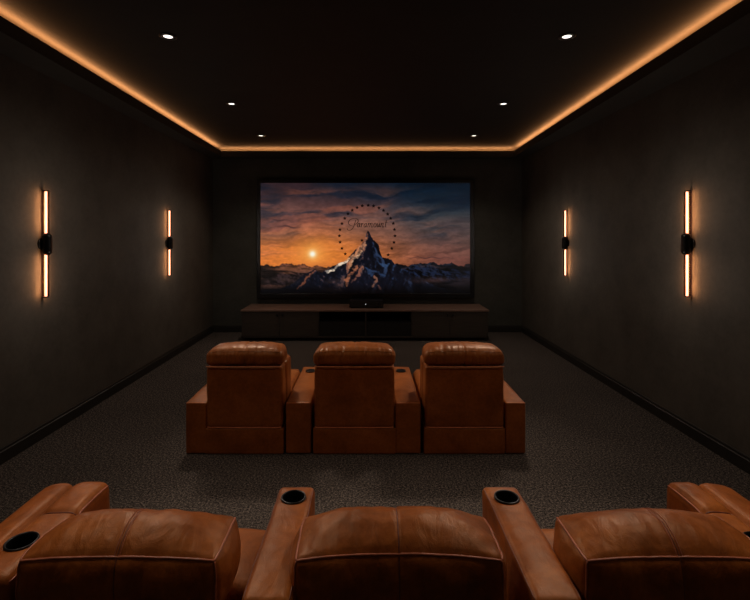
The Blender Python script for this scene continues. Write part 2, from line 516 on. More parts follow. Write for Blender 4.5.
# ------------------------------------------------------------------ projection-style television with its picture
TVY = 8.52
X0, X1, Z0, Z1 = -1.980, 1.898, 0.733, 2.781           # lit picture
tv = thing('television', 'very large flat screen on the back wall showing a mountain at sunset', 'television', (-0.04, 8.6, 0.65))
fr = MB()
ox0, ox1, oz0, oz1 = -2.048, 1.981, 0.655, 2.848
fr.box(ox0, ox1, TVY - 0.012, TVY + 0.045, Z1, oz1, 0.006).box(ox0, ox1, TVY - 0.012, TVY + 0.045, oz0, Z0, 0.006)
fr.box(ox0, X0, TVY - 0.012, TVY + 0.045, Z0 - 0.005, Z1 + 0.005, 0.006).box(X1, ox1, TVY - 0.012, TVY + 0.045, Z0 - 0.005, Z1 + 0.005, 0.006)
fr.build('bezel', TVB, tv)
MB().box(ox0 + 0.02, ox1 - 0.02, TVY + 0.02, YB - 0.001, oz0 + 0.02, oz1 - 0.02).build('rear_housing', TVB, tv)

GW, GH = 440, 232
rng = np.random.default_rng(11)
def vnoise(u, v, fx, fy, seed):
    r = np.random.default_rng(seed)
    g = r.random((int(fy) + 3, int(fx) + 3))
    x = u * fx; y = v * fy
    xi = np.floor(x).astype(int); yi = np.floor(y).astype(int)
    xf = x - xi; yf = y - yi
    xf = xf * xf * (3 - 2 * xf); yf = yf * yf * (3 - 2 * yf)
    xi = np.clip(xi, 0, g.shape[1] - 2); yi = np.clip(yi, 0, g.shape[0] - 2)
    return (g[yi, xi] * (1 - xf) + g[yi, xi + 1] * xf) * (1 - yf) + (g[yi + 1, xi] * (1 - xf) + g[yi + 1, xi + 1] * xf) * yf
def fbm(u, v, fx, fy, seed, o=5):
    s = 0; a = 0.5; t = 0
    for k in range(o):
        s = s + a * vnoise(np.clip(u, 0, 1), np.clip(v, 0, 1), fx * 2 ** k, fy * 2 ** k, seed + k); t += a; a *= 0.55
    return s / t
def sstep(a, b, x):
    t = np.clip((x - a) / (b - a), 0, 1); return t * t * (3 - 2 * t)
def lerp(a, b, t):
    return a * (1 - t[..., None]) + b * t[..., None]
def C(*c): return np.array(c, float)

def picture():
    uu, vv = np.meshgrid(np.linspace(0, 1, GW), np.linspace(0, 1, GH))     # v down
    A = 209.4 / 110.6
    PX = 260.6 + uu * 209.4; PY = 183.0 + vv * 110.6
    one = np.ones(uu.shape + (3,))
    def K(*c): return C(*c) * one
    def nz(fx, fy, seed, o=5, du=0.0, dv=0.0): return fbm(np.clip(uu + du, 0, 1), np.clip(vv + dv, 0, 1), fx, fy, seed, o)
    warp = nz(5, 4, 40, 4) - 0.5
    warp2 = nz(9, 7, 41, 4) - 0.5
    # base sky
    top = lerp(K(64, 44, 50), K(14, 34, 54), sstep(0.15, 0.7, uu + 0.5 * warp))
    mid = lerp(K(124, 80, 70), K(44, 58, 68), sstep(0.35, 1.0, uu + 0.3 * warp))
    hor = lerp(K(224, 122, 50), K(118, 70, 60), sstep(0.3, 0.9, uu))
    vw = vv + 0.10 * warp
    img = lerp(top, mid, sstep(0.03, 0.36, vw))
    img = lerp(img, hor, sstep(0.32, 0.68, vw))
    # clouds
    tilt = 0.14 * (uu - 0.5)
    def cl(fx, fy, seed, k=0.14, o=6, sl=1.0): return fbm(np.clip(uu + 0.05 * warp2, 0, 1), np.clip(vv * 0.8 + 0.1 + sl * tilt + k * warp + 0.05 * warp2, 0, 1), fx, fy, seed, o)
    c1 = cl(3, 13, 5, 0.08); c2 = cl(4, 18, 77, 0.07); c3 = cl(6, 34, 99, 0.06); c4 = cl(4, 15, 444, 0.10)
    img = lerp(img, lerp(K(30, 36, 52), K(12, 28, 46), sstep(0.3, 0.8, uu)), 0.8 * sstep(0.46, 0.64, c1) * (1 - sstep(0.34, 0.56, vv)))
    img = lerp(img, lerp(K(150, 84, 66), K(84, 70, 68), sstep(0.35, 0.9, uu)), 0.62 * sstep(0.50, 0.68, c4) * (1 - 0.75 * sstep(0.55, 1.0, uu)) * sstep(0.0, 0.1, vv) * (1 - sstep(0.5, 0.66, vv)))
    img = lerp(img, lerp(K(206, 118, 78), K(146, 96, 82), sstep(0.35, 0.95, uu)), 0.42 * sstep(0.50, 0.68, c2) * sstep(0.2, 0.42, vv) * (1 - sstep(0.62, 0.72, vv)))
    img = lerp(img, img * 0.68, 0.5 * sstep(0.50, 0.68, c3) * sstep(0.15, 0.4, vv))
    logo = np.exp(-((PX - 367) / 26) ** 2 - ((PY - 224) / 10) ** 2)
    img = lerp(img, K(138, 94, 78), 0.6 * logo)
    tex = nz(60, 60, 700, 3) - 0.5
    img = img * (1 + 0.30 * tex[..., None]) * (1 + 0.28 * (cl(14, 44, 801, 0.1) - 0.5)[..., None])
    for (ux, vy, lw, th, sl) in ((0.09, 0.335, 0.06, 0.006, 0.10), (0.135, 0.395, 0.07, 0.008, 0.14), (0.80, 0.675, 0.12, 0.004, 0.02)):
        m = np.exp(-((uu - ux) / lw) ** 2 * 2) * np.exp(-((vv - vy - sl * (uu - ux) - 0.006 * np.sin(uu * 90)) / th) ** 2)
        img = lerp(img, K(52, 32, 38), 0.8 * m)
    # sun
    su, sv = 0.248, 0.642
    d = np.sqrt(((uu - su) * A) ** 2 + (vv - sv) ** 2)
    d2 = np.sqrt(((uu - su) * A * 0.5) ** 2 + ((vv - sv) * 1.15) ** 2)
    img = lerp(img, K(238, 140, 58), 0.62 * np.exp(-(d2 / 0.15) ** 2))
    img = lerp(img, K(255, 176, 82), 0.85 * np.exp(-(d / 0.085) ** 1.6))
    img = lerp(img, K(255, 236, 190), np.exp(-(d / 0.036) ** 2.2))
    img = lerp(img, K(255, 252, 236), np.exp(-(d / 0.020) ** 3))
    def ridge(xs, ys, seed, rough, fr=30, oct=4):
        base_ = np.interp(uu[0], xs, ys)
        rr = np.random.default_rng(seed); n = 0; a = rough; f = fr
        for k in range(oct):
            g = rr.random(int(f) + 3); x = uu[0] * f; i = np.floor(x).astype(int); t = x - i
            n = n + a * ((g[i] * (1 - t) + g[i + 1] * t) - 0.5); a *= 0.55; f *= 2
        return base_ + n
    far = ridge([0, .1, .2, .3, .45, .6, .7, .8, .9, 1], [.755, .732, .745, .765, .76, .745, .735, .722, .742, .735], 3, 0.034, 34)
    below = sstep(-0.004, 0.004, vv - far[None, :])
    depth = np.clip((vv - far[None, :]) / (1 - far[None, :]), 0, 1)
    gbase = lerp(lerp(K(70, 42, 36), K(20, 26, 38), sstep(0.15, 0.6, uu)), lerp(K(30, 22, 24), K(9, 14, 24), sstep(0.2, 0.6, uu)), sstep(0.0, 0.45, depth))
    rel = nz(26, 30, 123, 5); rel2 = nz(26, 30, 123, 5, -0.006, 0.004)
    sl = np.clip((rel - rel2) * 18, -1, 1)
    ground = gbase * (1 + 0.5 * sl[..., None])
    ground = lerp(ground, ground * 0.3, sstep(0.44, 0.60, nz(9, 14, 31)))
    mist = sstep(0.46, 0.66, nz(5, 18, 321)) * sstep(0.0, 0.15, depth)
    mc = lerp(K(150, 92, 66), K(70, 54, 60), sstep(0.1, 0.7, uu))
    ground = lerp(ground, mc * (0.75 + 0.6 * nz(20, 40, 322))[..., None], 0.62 * mist * (1 - 0.75 * sstep(0.35, 0.95, depth)))
    img = lerp(img, ground, below)
    gl = np.exp(-((uu - su) / 0.15) ** 2) * np.exp(-((vv - 0.745) / 0.035) ** 2)
    img = lerp(img, K(214, 118, 56), 0.5 * gl * (1 - 0.5 * below))
    rg = ridge([0, .55, .62, .68, .73, .78, .84, .9, 1], [1.2, 1.1, .77, .785, .75, .745, .78, .80, .80], 8, 0.035, 26)
    m = sstep(-0.003, 0.003, vv - rg[None, :]) * (1 - sstep(.86, .93, vv + 0.06 * nz(8, 4, 9)))
    rc = K(12, 18, 32) * (1 + 0.9 * sl[..., None]); rc = lerp(rc, K(36, 46, 66), 0.2 * sstep(0.35, 0.8, sl))
    img = lerp(img, rc, 0.88 * m)
    # main mountain outline in picture pixels
    def P(pts): return [((x - 260.6) / 209.4, (y - 183.0) / 110.6) for x, y in pts]
    out = P([(258, 290), (280, 289), (292, 284), (300, 278), (308, 272.5), (315, 269.3), (321, 273), (326, 270.5), (333, 266.0), (339, 263.5), (347, 259.5), (351, 254.5), (355, 249.8), (361, 244.5),
             (364, 241), (365.4, 237), (366.6, 232.5), (367.8, 231), (369.6, 232.4), (371.4, 236.5), (373.3, 239.8), (376, 242.0), (378.8, 245.5), (380, 251.5), (382.3, 257.3),
             (387, 258.2), (391.5, 260), (396, 265), (402, 269), (410, 274), (420, 279), (440, 288), (460, 291)])
    ml = np.interp(uu[0], [p[0] for p in out], [p[1] for p in out], left=1.2, right=1.2)
    rr = np.random.default_rng(21)
    ml = ml + np.interp(uu[0], np.linspace(0, 1, 190), (rr.random(190) - 0.5) * 0.010)
    mm = sstep(-0.0025, 0.0025, vv - ml[None, :])
    # a relief: spurs run down and outward from the summit, lit from the left
    du = (PX - 368.0) / 110.6; dv = (PY - 231.0) / 110.6
    def relief(ox, oy):
        x = du + ox; y = dv + oy
        an = np.arctan2(x, y + 0.05)
        w = 0.25 * (fbm(np.clip(uu + ox / A, 0, 1), np.clip(vv + oy, 0, 1), 14, 10, 300, 4) - 0.5)
        r1 = 1 - np.abs(2 * vnoise(np.clip((an + w + 1.6) / 3.2, 0, 1), np.clip(np.sqrt(x * x + y * y), 0, 1), 12, 3, 210) - 1)
        r2 = 1 - np.abs(2 * fbm(np.clip(uu + ox / A + 0.25 * vv, 0, 1), np.clip(vv + oy, 0, 1), 22, 10, 231, 5) - 1)
        r3 = fbm(np.clip(uu + ox / A, 0, 1), np.clip(vv + oy, 0, 1), 50, 40, 232, 3)
        return r1 * 0.055 + r2 * 0.045 + r3 * 0.02
    e = 0.008
    gx = (relief(e, 0) - relief(-e, 0)) / (2 * e); gy = (relief(0, e) - relief(0, -e)) / (2 * e)
    lit = np.clip(gx * 0.9 - gy * 0.35, -2, 2)
    rad = np.sqrt(du ** 2 + dv ** 2)
    left = 1 - sstep(-0.10, 0.05, du - 0.10 * dv)
    body = K(12, 15, 25) * (1 + 0.5 * np.clip(lit, -0.9, 1.2)[..., None])
    blue = sstep(0.15, 0.95, lit) * (1 - 0.5 * left)
    img_m = lerp(body, K(46, 64, 94), 0.75 * blue * (1 - 0.6 * sstep(0.35, 0.55, dv)))
    warmc = lerp(K(206, 124, 80), K(120, 72, 56), sstep(0.15, 0.5, dv))
    img_m = lerp(img_m, warmc, 0.85 * sstep(0.35, 1.05, lit) * left * (1 - 0.5 * sstep(0.3, 0.5, dv)))
    crag = fbm(uu, vv, 60, 44, 222, 3)
    def band(pts, wd, col, k):
        nonlocal img_m
        q = pts; best = np.full(uu.shape, 99.0)
        wx = PX + 5.0 * (fbm(uu, vv, 40, 24, 601, 3) - 0.5); wy = PY + 5.0 * (fbm(uu, vv, 40, 24, 602, 3) - 0.5)
        n = len(q) - 1
        for i_, ((ax_, ay_), (bx_, by_)) in enumerate(zip(q[:-1], q[1:])):
            L2 = (bx_ - ax_) ** 2 + (by_ - ay_) ** 2 + 1e-6
            t = np.clip(((wx - ax_) * (bx_ - ax_) + (wy - ay_) * (by_ - ay_)) / L2, 0, 1)
            dd = np.sqrt((wx - ax_ - t * (bx_ - ax_)) ** 2 + (wy - ay_ - t * (by_ - ay_)) ** 2)
            g = (i_ + t) / n
            best = np.minimum(best, dd / (0.35 + 0.9 * np.sin(PI * (0.12 + 0.8 * g))))
        ww = wd * (0.3 + 1.4 * crag)
        a = (1 - sstep(ww * 0.45, ww * 1.25, best)) * k * (0.55 + 0.45 * sstep(0.38, 0.55, crag))
        img_m = lerp(img_m, np.array(col, float) * one, a)
    band([(367, 234), (365.6, 240), (361, 246), (355, 252)], 1.1, (206, 124, 84), 0.8)
    band([(365.5, 243), (360, 250), (353, 258), (349, 266)], 2.3, (205, 140, 100), 0.85)
    band([(362, 251), (357, 257), (352, 263)], 1.1, (238, 186, 146), 0.8)
    band([(347, 261), (338, 266), (326, 272)], 1.5, (240, 218, 192), 1.0)
    band([(352, 256), (343, 262)], 1.0, (232, 170, 120), 0.9)
    band([(371, 238), (370, 248), (367, 256), (360, 264), (355, 271)], 2.6, (8, 11, 22), 0.95)
    band([(358, 266), (352, 273), (347, 280), (346, 286)], 2.0, (190, 112, 76), 0.8)
    band([(362, 268), (357, 276), (350, 284)], 1.0, (150, 90, 70), 0.75)
    band([(374, 276), (376, 281), (372, 287)], 1.3, (170, 112, 88), 0.7)
    band([(377, 285), (380, 290)], 1.0, (150, 96, 84), 0.6)
    band([(315, 270), (309, 277), (303, 283), (297, 288)], 1.2, (150, 84, 58), 0.75)
    band([(379, 262), (383, 266), (390, 264)], 1.6, (52, 78, 116), 0.7)
    band([(366, 268), (371, 274), (377, 271), (385, 276)], 1.6, (48, 70, 106), 0.7)
    band([(374, 252), (378, 260), (375, 267)], 1.1, (40, 58, 90), 0.6)
    img = lerp(img, img_m, mm)
    for (cx_, cy_, rx_, ry_, k, col) in ((338, 286, 12, 5, 0.75, (120, 80, 66)), (282, 281, 18, 3.5, 0.55, (92, 66, 58)), (432, 280, 22, 3, 0.6, (96, 64, 60)), (455, 287, 12, 3, 0.4, (66, 52, 56)), (281, 273, 12, 1.2, 0.5, (180, 108, 66))):
        q0, q1 = P([(cx_, cy_)])[0]
        m = np.exp(-((uu - q0) * 209.4 / rx_) ** 2 - ((vv - q1) * 110.6 / ry_) ** 2) * sstep(0.3, 0.65, fbm(uu, vv, 12, 14, 500 + int(cx_)))
        img = lerp(img, np.array(col, float) * one, k * m)
    sky_ = 1 - 0.22 * (1 - sstep(0.0, 0.35, vv)) - 0.10 * sstep(0.6, 1.0, uu)
    img = img * sky_[..., None]
    img = img * (1 - 0.8 * sstep(0.90, 1.0, vv))[..., None]
    return np.clip(img, 0, 255)

IMG = picture()
def screen_mesh():
    s = np.clip(IMG / 255.0, 0, 1)
    l = np.where(s <= 0.04045, s / 12.92, ((s + 0.055) / 1.055) ** 2.4)
    xs = np.linspace(X0, X1, GW); zs = np.linspace(Z1, Z0, GH)
    vs = [(x, TVY, z) for z in zs for x in xs]
    fs = [(j * GW + i, (j + 1) * GW + i, (j + 1) * GW + i + 1, j * GW + i + 1) for j in range(GH - 1) for i in range(GW - 1)]
    m, nt, b = mat('screen_picture')
    at = N(nt, 'ShaderNodeVertexColor', layer_name='picture')
    nt.links.new(at.outputs[0], b.inputs['Emission Color'])
    b.inputs['Emission Strength'].default_value = 0.92
    b.inputs['Base Color'].default_value = (0.004, 0.004, 0.005, 1)
    b.inputs['Roughness'].default_value = 0.35
    o = link('screen', vs, fs, m, tv, smooth=False)
    ca = o.data.color_attributes.new('picture', 'FLOAT_COLOR', 'POINT')
    arr = np.ones((GW * GH, 4), np.float32); arr[:, :3] = l.reshape(-1, 3)
    ca.data.foreach_set('color', arr.ravel())
    return o
screen = screen_mesh()
tag(screen, 'lit screen with orange sunset sky, dark snowy peak and ring of stars')
INK = simple('screen_dark_ink', (22, 14, 20), 0.8)

def scr(px, py, lift=0.003):
    """photo pixel on the picture plane -> metres (picture box measured 260.6..470 x 183..293.6)"""
    return ((px - 260.6) / 209.4 * (X1 - X0) + X0, TVY - lift, Z1 - (py - 183.0) / 110.6 * (Z1 - Z0))

# stars round the peak
stars = [(345.3, 254.0), (342.0, 248.3), (340.1, 242.1), (339.4, 235.8), (340.0, 229.6), (342.0, 223.5), (344.8, 218.3), (348.0, 213.8), (352.3, 210.2), (357.1, 207.5),
         (362.3, 205.8), (368.2, 205.3), (373.6, 206.0), (379.0, 207.9), (383.5, 210.4), (387.7, 214.1), (390.7, 218.2), (393.3, 223.3), (394.5, 229.5), (395.0, 235.8),
         (394.0, 242.3), (391.8, 248.4), (388.2, 254.8), (362.0, 240.3)]
for (px, py) in stars:
    c = scr(px, py)
    vs = [c]
    for k in range(10):
        a = PI / 2 + k * PI / 5; r = 0.036 if k % 2 == 0 else 0.017
        vs.append((c[0] + r * math.cos(a), c[1], c[2] + r * math.sin(a)))
    MB().add(vs, [(0, 1 + (k + 1) % 10, 1 + k) for k in range(10)]).build('star', INK, screen)
# script wordmark, drawn with a broad-nibbed pen (pixels of the photo)
def bez(p0, p1, p2, p3, n=14):
    return [tuple((1 - t) ** 3 * a + 3 * (1 - t) ** 2 * t * b + 3 * (1 - t) * t * t * c + t ** 3 * d for a, b, c, d in zip(p0, p1, p2, p3)) for t in [i / n for i in range(n + 1)]]
strokes = []
strokes.append(bez((355.6, 220.2), (354.8, 224.0), (353.6, 228.5), (350.6, 230.1)) + bez((350.6, 230.1), (348.4, 231.0), (346.6, 229.4), (347.4, 228.3))[1:])          # P stem + tail
strokes.append(bez((352.8, 226.0), (346.4, 225.4), (347.2, 219.6), (353.8, 218.3)) + bez((353.8, 218.3), (359.2, 217.6), (360.0, 222.6), (354.6, 224.6))[1:])          # P bowl flourish
def small(x, kind):
    y0, y1 = 223.0, 227.2
    s = 0.35          # slant per px
    if kind == 'a':
        strokes.append(bez((x + 2.6, y0 + .4), (x + .3, y0 - .5), (x - .6, y1 + .2), (x + .9, y1)) + bez((x + .9, y1), (x + 1.8, y1), (x + 2.3, y1 - 1.8), (x + 2.8, y0))[1:] + bez((x + 2.8, y0), (x + 2.3, y0 + 2.5), (x + 2, y1 + .3), (x + 3.4, y1 - .5))[1:])
        return 3.5
    if kind == 'r':
        strokes.append(bez((x, y0 + 1.4), (x + .8, y0 - .2), (x + 1.2, y0 + .2), (x + 1.0, y0 + 1)) + bez((x + 1.0, y0 + 1), (x + .6, y0 + 2.5), (x + .5, y1 - 1), (x + .4, y1))[1:])
        strokes.append(bez((x + .8, y1 - 1.8), (x + 1.2, y0 + .8), (x + 2.0, y0), (x + 2.7, y0 + .4)))
        return 2.8
    if kind in 'mn':
        w = 0
        for k in range(3 if kind == 'm' else 2):
            strokes.append([(x + w + 0.9, y0), (x + w + 0.2, y1)])
            if k < (2 if kind == 'm' else 1):
                strokes.append(bez((x + w + .3, y1 - 1), (x + w + 1.1, y0 + .6), (x + w + 1.9, y0 - .4), (x + w + 2.7, y0 + .3)))
            w += 1.9
        strokes.append(bez((x + w - 1.7, y1), (x + w - 1.2, y1 + .3), (x + w - .8, y1), (x + w - .2, y1 - .9)))
        return w + 0.1
    if kind == 'o':
        strokes.append([(x + 1.4 + 1.25 * math.cos(a) + 0.25 * math.sin(a), (y0 + y1) / 2 - 2.1 * math.sin(a)) for a in [i * PI / 9 for i in range(19)]])
        return 3.1
    if kind == 'u':
        strokes.append(bez((x + .8, y0), (x + .1, y1 - .6), (x + .4, y1 + .6), (x + 1.4, y1 - .3)) + [(x + 2.8, y0)])
        strokes.append(bez((x + 2.8, y0), (x + 2.2, y1 - .8), (x + 2.2, y1 + .5), (x + 3.3, y1 - .7)))
        return 3.4
    if kind == 't':
        strokes.append(bez((x + 1.9, 220.2), (x + 1.2, 223), (x + .4, y1 + .7), (x + 1.7, y1 - .1)))
        strokes.append([(x + .2, 222.6), (x + 3.0, 222.3)])
        return 2.6
x = 357.2
for ch in 'aramount':
    x += small(x, ch) * 1.04 + 0.05
wm = MB()
ca_, sa_ = math.cos(math.radians(35)), math.sin(math.radians(35))
for s_ in strokes:
    pts = [scr(p[0], p[1], 0.0035) for p in s_]
    for a, b in zip(pts[:-1], pts[1:]):
        dx, dz = b[0] - a[0], b[2] - a[2]; L_ = math.hypot(dx, dz) or 1e-6
        nx_, nz_ = -dz / L_, dx / L_
        w_ = 0.0032 + 0.0030 * abs(dz) / L_
        wm.add([(a[0] + nx_ * w_, a[1], a[2] + nz_ * w_), (b[0] + nx_ * w_, b[1], b[2] + nz_ * w_), (b[0] - nx_ * w_, b[1], b[2] - nz_ * w_), (a[0] - nx_ * w_, a[1], a[2] - nz_ * w_)], [(0, 1, 2, 3)])
wm.build('script_lettering', INK, screen)

# ------------------------------------------------------------------ media console
CX0, CX1, CY0, CY1, CZ = -2.155, 2.065, 7.87, 8.59, 0.535
con = thing('media_console', 'long low dark wood media console under the big screen', 'console', ((CX0 + CX1) / 2, 8.2, 0))
MB().box(CX0 - 0.015, CX1 + 0.015, CY0 - 0.015, CY1, CZ - 0.028, CZ, 0.004).build('top_panel', WTOP_LIT, con)
z0 = 0.06
B0, B1, BM = -0.845, 0.760, -0.03
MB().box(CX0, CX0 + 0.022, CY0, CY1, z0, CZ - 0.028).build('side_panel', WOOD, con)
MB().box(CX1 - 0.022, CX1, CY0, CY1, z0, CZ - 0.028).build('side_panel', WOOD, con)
MB().box(CX0, CX1, CY0 + 0.0, CY1, z0, z0 + 0.022).build('bottom_panel', WOOD, con)
MB().box(CX0 + 0.022, CX1 - 0.022, CY1 - 0.012, CY1, z0 + 0.022, CZ - 0.028).build('back_panel', WOODK, con)
MB().box(CX0 + 0.12, CX1 - 0.12, CY0 + 0.09, CY1 - 0.04, 0.0, z0).build('plinth', WOODK, con)
for xx in (B0, BM, B1):
    MB().box(xx - 0.011, xx + 0.011, CY0 + 0.002, CY1 - 0.012, z0 + 0.022, CZ - 0.028).build('divider', WOOD, con)
for (a, b) in ((B0 + 0.011, BM - 0.011), (BM + 0.011, B1 - 0.011)):
    MB().box(a, b, CY0 + 0.02, CY1 - 0.012, 0.315, 0.333).build('shelf', WOODK, con)
    MB().box(a + 0.003, b - 0.003, CY0 + 0.012, CY0 + 0.030, z0 + 0.026, 0.313, 0.003).build('drawer_front', WOODK, con)
for (a, b, hs) in ((CX0 + 0.022, -1.50, 1), (-1.50, B0 - 0.011, 0), (B1 + 0.011, 1.41, 1), (1.41, CX1 - 0.022, 0)):
    d = MB().box(a + 0.002, b - 0.002, CY0 - 0.002, CY0 + 0.018, z0 + 0.025, CZ - 0.032, 0.002).build('door', WOOD, con)
    hx = (b - 0.045) if hs else (a + 0.045)
    MB().lathe((hx, CY0 - 0.002, CZ - 0.085), (0, -1, 0), [(0.0, 0.0), (0.008, 0.0), (0.008, 0.012), (0.017, 0.016), (0.017, 0.024), (0.0, 0.026)], 20).build('knob', BLACKP, d, True, 40)

av = thing('media_receiver', 'low black box with a tiny white indicator light on top of the media console', 'receiver', (-0.02, 8.15, CZ))
MB().box(-0.315, 0.28, 8.06, 8.34, CZ + 0.012, CZ + 0.130, 0.006).build('case', BLACKP, av)
MB().box(-0.30, 0.265, 8.052, 8.061, CZ + 0.022, CZ + 0.118, 0.003).build('front_panel', simple('speaker_grille', (24, 22, 21), 0.5), av)
for xx in (-0.27, 0.235):
    for yy in (8.10, 8.30):
        MB().cyl((xx, yy, CZ), (0, 0, 1), 0.016, 0.016, 0.013, 16).build('foot', BLACKP, av, True, 40)
MB().lathe((-0.032, 8.052, CZ + 0.07), (0, -1, 0), [(0.0, 0.0), (0.007, 0.0), (0.006, 0.003), (0, 0.004)], 16).build('indicator_light', emit('indicator', (0.9, 0.95, 1.0), 0.7), av, True)
MB().lathe((0.19, 8.052, CZ + 0.07), (0, -1, 0), [(0.0, 0.0), (0.026, 0.0), (0.024, 0.014), (0, 0.016)], 24).build('dial', BLACKP, av, True, 40)

# ------------------------------------------------------------------ front row of three recliners
FY0 = 3.79
fr_c = -0.105; P_ = 0.893
row1 = thing('recliner_row', 'front row of three joined brown leather recliners seen from behind, facing the screen', 'recliner seats', (fr_c, 4.3, 0), 'rows of home cinema recliners')
def soft(b, **k): return cushion_deform(b, **k)
def arm_front_row(xa, xb):
    b = (xa, xb, FY0 + 0.003, 4.84, 0.003, 0.425)
    D = cushion_deform(b, top=0.022, arch=0.0, side=0.004, back=0.006, wr=0.0025, seed=xa * 9)
    o = rbox('armrest', b, 0.014, (10, 22, 8), LEATHER_F, row1, D)
    # pale welt across the rear top edge, painting in the rounded edge's highlight
    zt = b[5]
    pth = edge_path(b, 0.014, D, seg((xa, b[2], zt), (xb, b[2], zt), 12), 0.0)
    MB().tube(pth, 0.0045, 8).build('piping', SEAM_HL, o, True)
    cup_holder((xa + xb) / 2, 4.62, zt + 0.022, 0.052, o, False)
    MB().box(xa + 0.02, xb - 0.02, FY0 + 0.03, 4.80, 0.0, 0.04).build('plinth', BLACKP, o)
    return o
c = [-1.016, -0.108, 0.802]
HH = [0.320, 0.338, 0.331]
aw = 0.104
mids = [-0.571, 0.335]
arm_front_row(-1.500, -1.500 + 0.172)
arm_front_row(mids[0] - aw, mids[0] + aw)
arm_front_row(mids[1] - aw, mids[1] + aw)
arm_front_row(1.305 - 0.165, 1.305)
for i, cx in enumerate(c):
    hw = HH[i] - 0.008
    s = i * 13.7
    # fixed base under the seat
    b = (cx - HH[i] - 0.004, cx + HH[i] + 0.004, FY0, 4.70, 0.002, 0.213)
    ob = rbox('seat_base', b, 0.010, (8, 14, 5), LEATHER_F, row1, cushion_deform(b, top=0.0, arch=0, side=0.002, back=0.004, wr=0.0015, seed=s))
    MB().box(cx - 0.30, cx + 0.30, FY0 + 0.03, 4.66, 0.0, 0.035).build('plinth', BLACKP, ob)
    b = (cx - 0.330, cx + 0.330, 4.05, 4.82, 0.218, 0.400)
    rbox('seat', b, 0.05, (16, 18, 5), LEATHER_F, row1, cushion_deform(b, top=0.035, arch=0.01, side=0.0, back=0.015, wr=0.004, seed=s + 3))
    b = (cx - 0.300, cx + 0.300, 4.826, 4.90, 0.06, 0.39)
    rbox('footrest', b, 0.03, (12, 4, 8), LEATHER_F, row1, cushion_deform(b, top=0.0, arch=0, side=0.0, back=0.012, wr=0.003, seed=s + 5))
    # backrest: flat rear panel
    b = (cx - hw, cx + hw, FY0 - 0.004, FY0 + 0.25, 0.216, 0.726)
    Db = cushion_deform(b, top=0.0, arch=0, side=0.006, back=0.009, wr=0.003, seed=s + 7)
    bk = rbox('backrest', b, 0.028, (22, 8, 22), LEATHER_F, row1, Db)
    lo = edge_path(b, 0.02, Db, seg((cx - hw, b[2], b[4]), (cx + hw, b[2], b[4]), 20), 0.001)
    MB().tube(lo, 0.0050, 8).build('seam', SEAM_HL, bk, True)
    # puffy lumbar side bolster seen past the back edge
    for sg in (-1, 1):
        xa = cx + sg * 0.265; xb = cx + sg * 0.327
        b2 = (min(xa, xb), max(xa, xb), FY0 + 0.14, FY0 + 0.36, 0.36, 0.74)
        rbox('side_bolster', b2, 0.032, (3, 6, 10), LEATHER_F, bk, cushion_deform(b2, top=0.0, arch=0, side=0.006, back=0.01, wr=0.003, seed=s + 17, gather=0.004))
    # headrest
    hh = HH[i]
    b = (cx - hh, cx + hh, FY0 - 0.012, FY0 + 0.280, 0.728, 0.852)
    Dh0 = cushion_deform(b, top=0.026, arch=0.010, side=0.008, back=0.010, wr=0.005, seed=s + 9, gather=0.012, groove=(0.006, 0.010), texp=6)
    def Dh(p, n, w=True, Dh0=Dh0, b=b, cx=cx, hh=hh):
        q = Dh0(p, n, w)
        k = max(0.0, (p.z - b[4]) / (b[5] - b[4]))            # round the shoulders in
        q.x -= (p.x - cx) / hh * 0.006 * k ** 2
        q.z -= 0.004 * abs((p.x - cx) / hh) ** 9 * k
        q.x -= (p.x - cx) * 0.045 * max(0.0, (p.y - b[2]) / (b[3] - b[2])) ** 1.5
        return q
    hd = rbox('headrest', b, 0.042, (64, 14, 8), LEATHER_F, bk, Dh)
    # bright welt where headrest meets the back
    ln = [Vector((cx - hh + 0.012 + (2 * hh - 0.024) * t / 24, FY0 - 0.016 - 0.006 * (1 - (2 * t / 24 - 1) ** 4), 0.7285)) for t in range(25)]
    MB().tube(ln, 0.0050, 6).build('piping', SEAM_HL, hd, True)
    # welt that runs round the headrest top
    e = 0.032
    lo3 = (b[0], b[2], b[4]); hi3 = (b[1], b[3], b[5])
    pts = []
    for p in seg((b[0], b[2], b[5]), (b[1], b[2], b[5]), 50):
        q, n = rpoint(p, lo3, hi3, 0.042)
        q = q
        pts.append(Dh(q, n) + n * 0.001)
    MB().tube(pts, 0.0030, 6).build('piping', LEATHER_F, hd, True)

# ------------------------------------------------------------------ back row of three recliners (nearest the viewer)
AZ = 0.714 - 0.014
row2 = thing('recliner_row', 'nearest row of three joined brown leather recliners with round black cup holders in the armrests', 'recliner seats', (0.11, 1.8, 0), 'rows of home cinema recliners')

